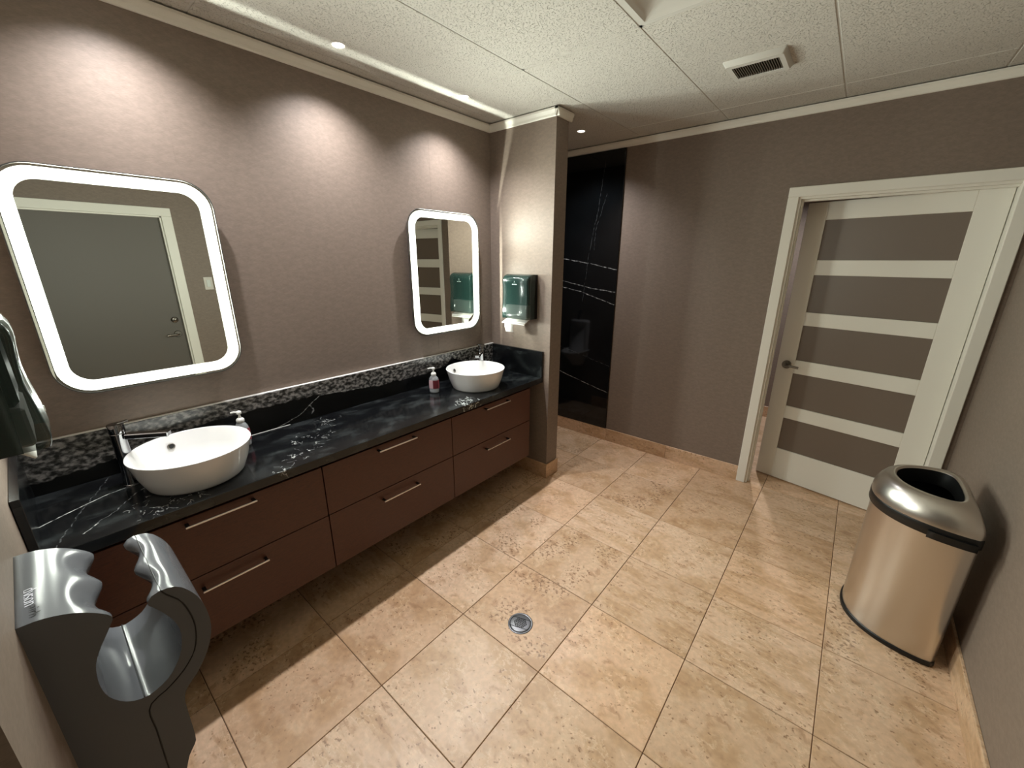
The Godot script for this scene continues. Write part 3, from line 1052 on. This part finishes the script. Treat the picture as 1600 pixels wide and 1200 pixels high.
# ------------------------------------------------------------------ paper towel dispensers
func dispenser(label: String, at: Vector3, turn: float) -> void:
	# local: wall at z = 0, front towards +z, base at y = 0, .232 wide, .312 high
	var o := thing("towel_dispenser", label, "dispenser", at, turn, "paper towel dispensers")
	var w := .232
	var side := smooth2([Vector2(.118, .002), Vector2(.124, .03), Vector2(.118, .10), Vector2(.112, .16), Vector2(.115, .22), Vector2(.118, .262), Vector2(.108, .292), Vector2(.080, .308), Vector2(.05, .312)], 22)
	# back shell, black, with sides
	var ol := [Vector2(0, .0), Vector2(.075, .0)]
	ol.append_array([Vector2(.078, .10), Vector2(.078, .26), Vector2(.070, .295), Vector2(.05, .3095), Vector2(.0, .3095)])
	var shell := begin()
	for xx in [[-w / 2, -w / 2 + .004], [w / 2 - .004, w / 2]]:
		var a := []
		var b := []
		for p in ol:
			a.append(Vector3(xx[0], p.y, p.x))
			b.append(Vector3(xx[1], p.y, p.x))
		add_loft(shell, [a, b], true, true)
	add_box(shell, Vector3(-w / 2, 0, 0), Vector3(w / 2, .31, .006))
	add_box(shell, Vector3(-w / 2, 0, 0), Vector3(w / 2, .005, .03))
	part(o, "back_shell", finish(shell), mats.black_plastic)
	# smoked cover: front and two cheeks, as one bent sheet
	var cov := begin()
	var outer := []
	for p in side:
		var r := []
		var e := .012
		for q in [[-w / 2 - .001, .03], [-w / 2 - .001, .06], [-w / 2 - .001, p.x - e], [-w / 2 + .003, p.x - .003], [-w / 2 + e, p.x], [0.0, p.x + .002], [w / 2 - e, p.x], [w / 2 - .003, p.x - .003], [w / 2 + .001, p.x - e], [w / 2 + .001, .06], [w / 2 + .001, .03]]:
			r.append(Vector3(q[0], p.y, maxf(q[1] if q[1] > .025 else .025, .025)))
		outer.append(r)
	cov.set_smooth_group(0)
	for i in outer.size() - 1:
		for j in outer[0].size() - 1:
			quad_out(cov, outer[i][j], outer[i][j + 1], outer[i + 1][j + 1], outer[i + 1][j], Vector3(0, .15, .04))
	var last: Array = outer[-1]
	var cv := part(o, "cover", finish(cov), mats.smoke_cover)
	part(o, "stack_of_towels", box(Vector3(-.10, .008, .012), Vector3(.10, .10, .098), .006), mats.paper).set_meta("label", "white paper towels behind the smoked cover")
	part(o, "inner_guide", box(Vector3(-.105, .104, .012), Vector3(.105, .30, .095), .01), mats.black_plastic)
	part(o, "latch", box(Vector3(.052, .045, .116), Vector3(.060, .062, .126), .002), mats.print_white)
	# emblem: a small crest over a line of lettering
	var em := part(o, "emblem", extrude([Vector2(-.006, .250), Vector2(.006, .250), Vector2(.007, .258), Vector2(.003, .264), Vector2(0, .268), Vector2(-.003, .264), Vector2(-.007, .258)], .1175, .1195), mats.print_white)
	part(em, "lettering", boxes([[Vector3(-.021, .243, .1175), Vector3(-.009, .2465, .1195)], [Vector3(-.007, .243, .1175), Vector3(.004, .2465, .1195)], [Vector3(.006, .243, .1175), Vector3(.021, .2465, .1195)]]), mats.print_white)

func sheet(pts: Array, w0: float, w1: float, thick: float) -> ArrayMesh:
	# a strip of paper along pts (centre line), w wide along x
	var rings := []
	for k in pts.size():
		var p: Vector3 = pts[k]
		var d: Vector3 = (pts[mini(k + 1, pts.size() - 1)] - pts[maxi(k - 1, 0)]).normalized()
		var n := Vector3.RIGHT.cross(d).normalized() * thick * .5
		var w := lerpf(w0, w1, float(k) / (pts.size() - 1))
		rings.append([p + Vector3(-w / 2, 0, 0) + n, p + Vector3(w / 2, 0, 0) + n, p + Vector3(w / 2, 0, 0) - n, p + Vector3(-w / 2, 0, 0) - n])
	var s := begin()
	add_loft(s, rings, true, true)
	return finish(s)

func build_dispensers() -> void:
	dispenser("smoked teal paper towel dispenser on the partition above the counter end", Vector3(.330, 1.255, ZP), 0.0)
	dispenser("dark paper towel dispenser on the wall above the hand dryer", Vector3(.715, 1.245, ZF), PI)
	var a := thing("paper_towel", "white folded paper towel sticking out under the teal dispenser", "paper towel", Vector3(.330, 1.255, ZP), 0, "paper towels in the dispensers")
	part(a, "fold", sheet([Vector3(0, .004, .05), Vector3(-.005, -.012, .085), Vector3(-.01, -.034, .125)], .19, .21, .006), mats.paper)
	part(a, "fold", sheet([Vector3(0, .002, .07), Vector3(.005, -.014, .100), Vector3(.0, -.022, .120)], .19, .20, .003), mats.paper)
	part(a, "torn_tab", sheet([Vector3(-.055, -.030, .110), Vector3(-.055, -.060, .116), Vector3(-.048, -.098, .112)], .085, .072, .002), mats.paper)
	var b := thing("paper_towel", "white paper towel hanging below the dark dispenser over the dryer", "paper towel", Vector3(.715, 1.245, ZF), PI, "paper towels in the dispensers")
	part(b, "fold", sheet([Vector3(0, .004, .05), Vector3(.0, -.012, .075), Vector3(.01, -.030, .088)], .17, .16, .005), mats.paper)

# ------------------------------------------------------------------ hand dryer
func build_dryer() -> void:
	var o := thing("hand_dryer", "silver trough hand dryer mounted on the wall beside the counter", "hand dryer", Vector3(.94, .33, ZF))
	# side outline (distance from the wall, height), taken anti-clockwise from the top of the back
	var back_top := [Vector2(0.0, .991), Vector2(.033, .988), Vector2(.068, .974), Vector2(.093, .956), Vector2(.113, .936), Vector2(.121, .923)]
	var slot := [Vector2(.1205, .915), Vector2(.107, .891), Vector2(.089, .860), Vector2(.075, .825), Vector2(.070, .775), Vector2(.077, .730), Vector2(.099, .693), Vector2(.126, .677), Vector2(.150, .680), Vector2(.178, .696), Vector2(.205, .739), Vector2(.216, .790), Vector2(.212, .833), Vector2(.196, .875), Vector2(.178, .908)]
	var lobe := [Vector2(.178, .916), Vector2(.190, .928), Vector2(.212, .930), Vector2(.238, .917), Vector2(.263, .872), Vector2(.274, .817), Vector2(.273, .762), Vector2(.256, .707), Vector2(.227, .660), Vector2(.199, .632), Vector2(.189, .607), Vector2(.187, .565), Vector2(.186, .475), Vector2(.181, .452), Vector2(.166, .430), Vector2(.155, .40), Vector2(.140, .355), Vector2(.12, .338)]
	var out := []
	var wave := []      # how far the hand scallops push each point
	var bt := smooth2(back_top, 12)
	for i in bt.size():
		out.append(bt[i])
		wave.append(-smoothstep(5.0, 12.0, i))
	var sl := smooth2(slot, 40)
	for i in sl.size():
		out.append(sl[i])
		var w := 0.0
		if i < 9:
			w = -(1.0 - i / 9.0)
		elif i > 32:
			w = (i - 32) / 8.0
		wave.append(w)
	var lo := smooth2(lobe, 48)
	for i in lo.size():
		out.append(lo[i])
		wave.append(maxf(0.0, 1.0 - i / 5.0))
	out.append(Vector2(.11, .33)); wave.append(0.0)
	out.append(Vector2(0.0, .33)); wave.append(0.0)
	var hw := .152
	var rings := []
	var nst := 48
	for k in nst + 1:
		var t := float(k) / nst
		var x := lerpf(-hw, hw, t)
		var edge := 1.0
		# two bays for the hands, with a crest between them
		var s: float = .5 - .5 * cos(t * TAU * 2.0)
		var amp: float = .020 * pow(s, .8) * smoothstep(0.0, .12, t) * smoothstep(1.0, .88, t)
		var inset := 0.0
		if k == 0 or k == nst:
			inset = .004
		var r := []
		for i in out.size():
			var p: Vector2 = out[i]
			r.append(Vector3(x, p.y - .33, -(p.x + wave[i] * amp)))
		rings.append(r)
	# rounded side edges: first and last rings pulled in a little
	var cen := Vector2(.12, .7)
	var body := begin()
	add_loft(body, rings, true, true)
	part(o, "shell", finish(body), mats.silver_paint)
	# dark joint between liner and outer shell, on both cheeks and along the lip
	var jl := []
	for p in smooth2([Vector2(.205, .929), Vector2(.213, .912), Vector2(.232, .880), Vector2(.243, .830), Vector2(.244, .780), Vector2(.232, .728), Vector2(.205, .690), Vector2(.170, .665), Vector2(.128, .642), Vector2(.126, .56), Vector2(.124, .45), Vector2(.122, .34)], 40):
		jl.append(p)
	for s in [-1, 1]:
		var path := []
		for p in jl:
			path.append(Vector3(s * (hw + .0002), p.y - .33, -p.x))
		part(o, "joint", tube(path, .0016, 6), mats.seam_dark)
	part(o, "joint", tube([Vector3(-hw, .6, -.205), Vector3(hw, .6, -.205)], .0012, 6), mats.seam_dark)
	part(o, "slot_joint", tube([Vector3(-hw, .350, -.126), Vector3(hw, .350, -.126)], .0014, 6), mats.seam_dark)
	# printing on the top of the back
	var tm := func(text: String, size: float, m: Material, at: Vector3, rot: Vector3, depth := .0006) -> void:
		var t := TextMesh.new()
		t.text = text
		var f := SystemFont.new()
		f.font_names = PackedStringArray(["Droid Sans"])
		t.font = f
		t.font_size = 32
		t.pixel_size = size / 32.0
		t.depth = depth
		part(o, "lettering", t, m, at, rot)
	tm.call("dyson", .026, mats.print_light, Vector3(.054, .6605, -.020), Vector3(-PI / 2 + .06, 0, 0))
	tm.call("airb", .026, mats.print_dark, Vector3(.112, .6600, -.022), Vector3(-PI / 2 + .06, 0, 0))
	# pictogram: two short bars over a small hand sign
	var up := Basis(Vector3.RIGHT, .5)
	var s := begin()
	for q in [[-.045, .080, .012, .0035], [-.028, .079, .012, .0035]]:
		add_box(s, Vector3(q[0], 0, -.002), Vector3(q[0] + q[2], .0008, .002), 0.0, null, Transform3D(Basis(Vector3.RIGHT, -.50), Vector3(0, .6395, -.072)))
	part(o, "pictogram", finish(s), mats.print_dark)
	var s2 := begin()
	for q in [[-.040, .004], [-.030, .008], [-.020, .010], [-.012, .014]]:
		add_box(s2, Vector3(q[0], 0, .006), Vector3(q[0] + .004, .0008, .006 + q[1]), 0.0, null, Transform3D(Basis(Vector3.RIGHT, -.50), Vector3(0, .6395, -.072)))
	part(o, "pictogram", finish(s2), mats.print_light)

# ------------------------------------------------------------------ half-round bin
func dee(w: float, dep: float, back: float, y: float, soft := 1, n := 40) -> Array:
	# flat side at x = back, bulging towards -x
	var out := []
	for i in n + 1:
		var a := -PI / 2 + PI * i / n
		var sx := pow(maxf(0.0, cos(a)), 0.85)
		var sz := signf(sin(a)) * pow(absf(sin(a)), 0.9)
		out.append(Vector3(back - .012 - dep * sx, y, sz * w / 2))
	# flat back
	for i in 12:
		out.append(Vector3(back, y, lerpf(w / 2 - .01, -w / 2 + .01, i / 11.0)))
	for k in soft:      # soften the back corners
		var was := out.duplicate()
		for i in out.size():
			out[i] = was[i] * .5 + (was[i - 1] + was[(i + 1) % was.size()]) * .25
	return out

func build_trash_can() -> void:
	var o := thing("trash_can", "half-round brushed steel open-top bin against the wall beside the door", "trash can", Vector3(2.757, 0, -1.335))
	part(o, "base_ring", loft([dee(.494, .316, 0, .001), dee(.496, .318, .001, .004), dee(.496, .318, .001, .020), dee(.490, .312, 0, .023)], true, true), mats.matte_black)
	var body := begin()
	add_loft(body, [dee(.486, .308, -.002, .022), dee(.486, .308, -.002, .622)], false, false)
	add_loft(body, [dee(.478, .300, -.006, .622), dee(.478, .300, -.006, .03)], false, true, false)
	part(o, "body", finish(body), mats.brushed_steel)
	part(o, "liner", loft([dee(.44, .27, -.02, .30), dee(.462, .286, -.013, .60), dee(.474, .297, -.008, .66)], true, false), mats.bin_liner)
	part(o, "band", loft([dee(.492, .314, 0, .596), dee(.502, .322, .002, .600), dee(.502, .322, .002, .640), dee(.498, .319, .001, .644), dee(.47, .29, -.01, .644), dee(.47, .29, -.01, .600), dee(.492, .314, 0, .596)]), mats.matte_black)
	var lid := []
	for q in [[0.0, .644], [.001, .660], [.006, .680], [.016, .704], [.032, .726], [.050, .739], [.066, .744], [.076, .742], [.080, .735], [.080, .735], [.080, .700], [.080, .700]]:
		var i: float = q[0]
		lid.append(dee(.500 - 2.2 * i, .320 - 1.55 * i, .001 - .70 * i, q[1], 1 + int(i * 130.0)))
	part(o, "lid", loft(lid), mats.brushed_steel)
	part(o, "inner_collar", loft([dee(.500 - 2.2 * .081, .320 - 1.55 * .081, .001 - .7 * .081, .736, 11), dee(.500 - 2.2 * .084, .320 - 1.55 * .084, .001 - .7 * .084, .67, 11)], false, false, false), mats.matte_black)
	# clip on the band, on the side towards the room
	var s := begin()
	var rings := []
	for q in [[.596, .325], [.598, .334], [.634, .334], [.636, .325]]:
		var rg := []
		pass
	for k in 2:
		pass
	var outer := dee(.524, .334, .004, .594)
	var inner := dee(.50, .320, .001, .594)
	var sel := range(35, 41)
	var lo := []
	for i in sel:
		lo.append(outer[i])
	var li := []
	for i in sel:
		li.append(inner[i])
	li.reverse()
	lo.append_array(li)
	var hi := []
	for p in lo:
		hi.append(p + Vector3(0, .030, 0))
	add_loft(s, [lo, hi], true, true)
	part(o, "clip", finish(s), mats.matte_black)

# ------------------------------------------------------------------ alcove: stone panel and urinal
func build_panel_and_urinal() -> void:
	var o := thing("stone_panel", "tall glossy black stone panel with white veins on the alcove wall", "wall panel", Vector3(-.03, .122, ZB))
	var uvp := func(p: Vector3) -> Vector2:
		return Vector2((p.x + .62) / 1.24, 1.0 - p.y / 2.392)
	part(o, "slab", box(Vector3(-.62, 0, .0005), Vector3(.618, 2.392, .012), .001, uvp), mats.panel_stone)
	part(o, "edge_strip", box(Vector3(.618, 0, .0005), Vector3(.623, 2.392, .0135), .0008), mats.black_plastic)
	var u := thing("urinal", "white ceramic urinal behind the partition reflected in the black panel", "urinal", Vector3(-.20, .48, ZP - .143), PI)
	var rings := []
	for q in [[0.0, .10, .10, .06], [.02, .14, .14, .09], [.10, .20, .23, .10], [.17, .26, .32, .10], [.19, .27, .335, .10], [.19, .255, .315, .10], [.12, .22, .24, .09], [.10, .20, .14, .07], [.12, .21, .07, .05], [.40, .24, .06, .05], [.49, .24, .065, .06], [.51, .24, .10, .06], [.525, .22, .09, .06], [.53, .16, .06, .03]]:
		var r := []
		for i in 33:
			var a := PI * i / 32.0
			r.append(Vector3(cos(a) * q[1] / 2, q[0], pow(sin(a), .8) * q[2]))
		r.append(Vector3(-q[1] / 2, q[0], 0))
		rings.append(r)
	part(u, "bowl", loft(rings, true, true), mats.ceramic)
	var w := begin()
	add_box(w, Vector3(-.125, .10, 0), Vector3(.125, .52, .05), .02)
	part(u, "back_plate", finish(w), mats.ceramic)
	part(u, "flush_pipe", tube([Vector3(0, .52, .05), Vector3(0, .62, .05), Vector3(0, .63, .02), Vector3(0, .63, 0)], .012, 12), mats.chrome)

# ------------------------------------------------------------------ ceiling things
func downlight(at: Vector3, label: String, energy: float, group := "recessed spotlights") -> void:
	var o := thing("recessed_downlight", label, "ceiling light", at, 0, group)
	part(o, "trim_ring", lathe([[.026, .002], [.028, -.002], [.036, -.003], [.040, -.001], [.040, .002]], 32), mats.grid_white)
	part(o, "lamp_lens", lathe([[0, -.003], [.023, -.003], [.0265, -.001], [.0265, .004]], 28), mats.lamp_lens)
	var l := SpotLight3D.new()
	l.name = "lamp_light"
	l.light_color = SPOT
	l.light_energy = energy
	l.light_size = 0.022
	l.spot_angle = 62.0
	l.spot_angle_attenuation = 1.0
	l.spot_range = 9.0
	l.spot_attenuation = 2.0
	l.shadow_enabled = true
	l.position = Vector3(0, -.010, 0)
	l.rotation.x = -PI / 2
	o.add_child(l)

func build_ceiling_things() -> void:
	downlight(Vector3(.232, H, .66), "small bright downlight over the basin beside the dryer wall", SPOT_ENERGY)
	downlight(Vector3(.232, H, -.10), "small bright downlight over the middle of the counter", SPOT_ENERGY)
	downlight(Vector3(.232, H, -.862), "small bright downlight over the basin beside the partition", SPOT_ENERGY)
	downlight(Vector3(.42, H, -1.866), "small bright downlight in the alcove before the black panel", SPOT_ENERGY)
	downlight(Vector3(1.58, H, -3.35), "downlight in the room beyond the white door", SPOT_ENERGY * 1.6)
	# exhaust vent: a shallow box with a grille of thin bars
	var v := thing("ceiling_vent", "white exhaust vent with a dark slotted grille in the ceiling", "vent", Vector3(1.628, H, -1.467))
	var oa := rounded(.262, .232, .006, 2)
	var ob := rounded(.238, .206, .008, 2)
	var ia := rounded(.196, .142, .003, 2)
	part(v, "frame", loft([on_y(oa, 0.0), on_y(oa, -.004), on_y(ob, -.024), on_y(ob, -.024), on_y(ia, -.024), on_y(ia, -.024), on_y(ia, -.004)]), mats.grid_white)
	part(v, "duct", box(Vector3(-.098, -.006, -.071), Vector3(.098, -.002, .071)), mats.vent_dark)
	for i in 20:
		var x := lerpf(-.093, .093, i / 19.0)
		part(v, "slat", box(Vector3(x - .0018, -.022, -.071), Vector3(x + .0018, -.010, .071)), mats.vent_slat)
	# the unlit fixture in the grid: a white pan with sloping sides
	var f := thing("ceiling_fixture", "unlit white recessed ceiling fixture with a coved pan", "ceiling light", Vector3(1.631, H, -.205))
	var p0 := rounded(.600, 1.195, .003, 2)
	var p1 := rounded(.565, 1.160, .006, 2)
	var p2 := rounded(.545, 1.130, .03, 2)
	var p3 := rounded(.40, .98, .10, 2)
	var p4 := rounded(.36, .94, .09, 2)
	part(f, "pan", loft([on_y(p0, .004), on_y(p0, -.002), on_y(p0, -.002), on_y(p1, -.002), on_y(p1, -.002), on_y(p2, .012), on_y(p3, .055), on_y(p4, .060)], false, true, false), mats.grid_white)
	part(f, "cover", box(Vector3(-.3, .062, -.6), Vector3(.3, .07, .6)), mats.grid_white)

# ------------------------------------------------------------------ small things
func build_small_things() -> void:
	var d := thing("floor_drain", "round metal floor drain set in a pitted travertine tile", "drain", Vector3(1.262, 0, -.138), .35)
	part(d, "rim", lathe([[.0, .0006], [.050, .0006], [.050, .0006], [.051, .002], [.058, .0022], [.0595, .0006]], 40), mats.drain_steel)
	part(d, "plate", lathe([[0, .0030], [.046, .0030], [.049, .0022], [.0495, .0008]], 40), mats.drain_steel)
	var s := begin()
	for r in range(-3, 4):
		for c in range(-3, 4):
			var x := c * .0095 + (.0047 if r % 2 else 0.0)
			var z := r * .0082
			if Vector2(x, z).length() < .031:
				add_box(s, Vector3(x - .0038, .0029, z - .0030), Vector3(x + .0038, .0034, z + .0030))
	part(d, "grate_holes", finish(s), mats.vent_dark).set_meta("kind", "stuff")
	for k in [-1, 1]:
		part(d, "groove", box(Vector3(-.046, .0029, k * .0255 - .0014), Vector3(.046, .0032, k * .0255 + .0014)), mats.vent_dark)
	var w := thing("light_switch", "white light switch plate beside the grey door", "light switch", Vector3(WR, 1.436, -.178), 0)
	part(w, "plate", box(Vector3(-.006, -.060, -.036), Vector3(-.0005, .060, .036), .002), mats.switch_plate)
	part(w, "rocker", box(Vector3(-.010, -.033, -.016), Vector3(-.006, .033, .016), .002), mats.print_white)
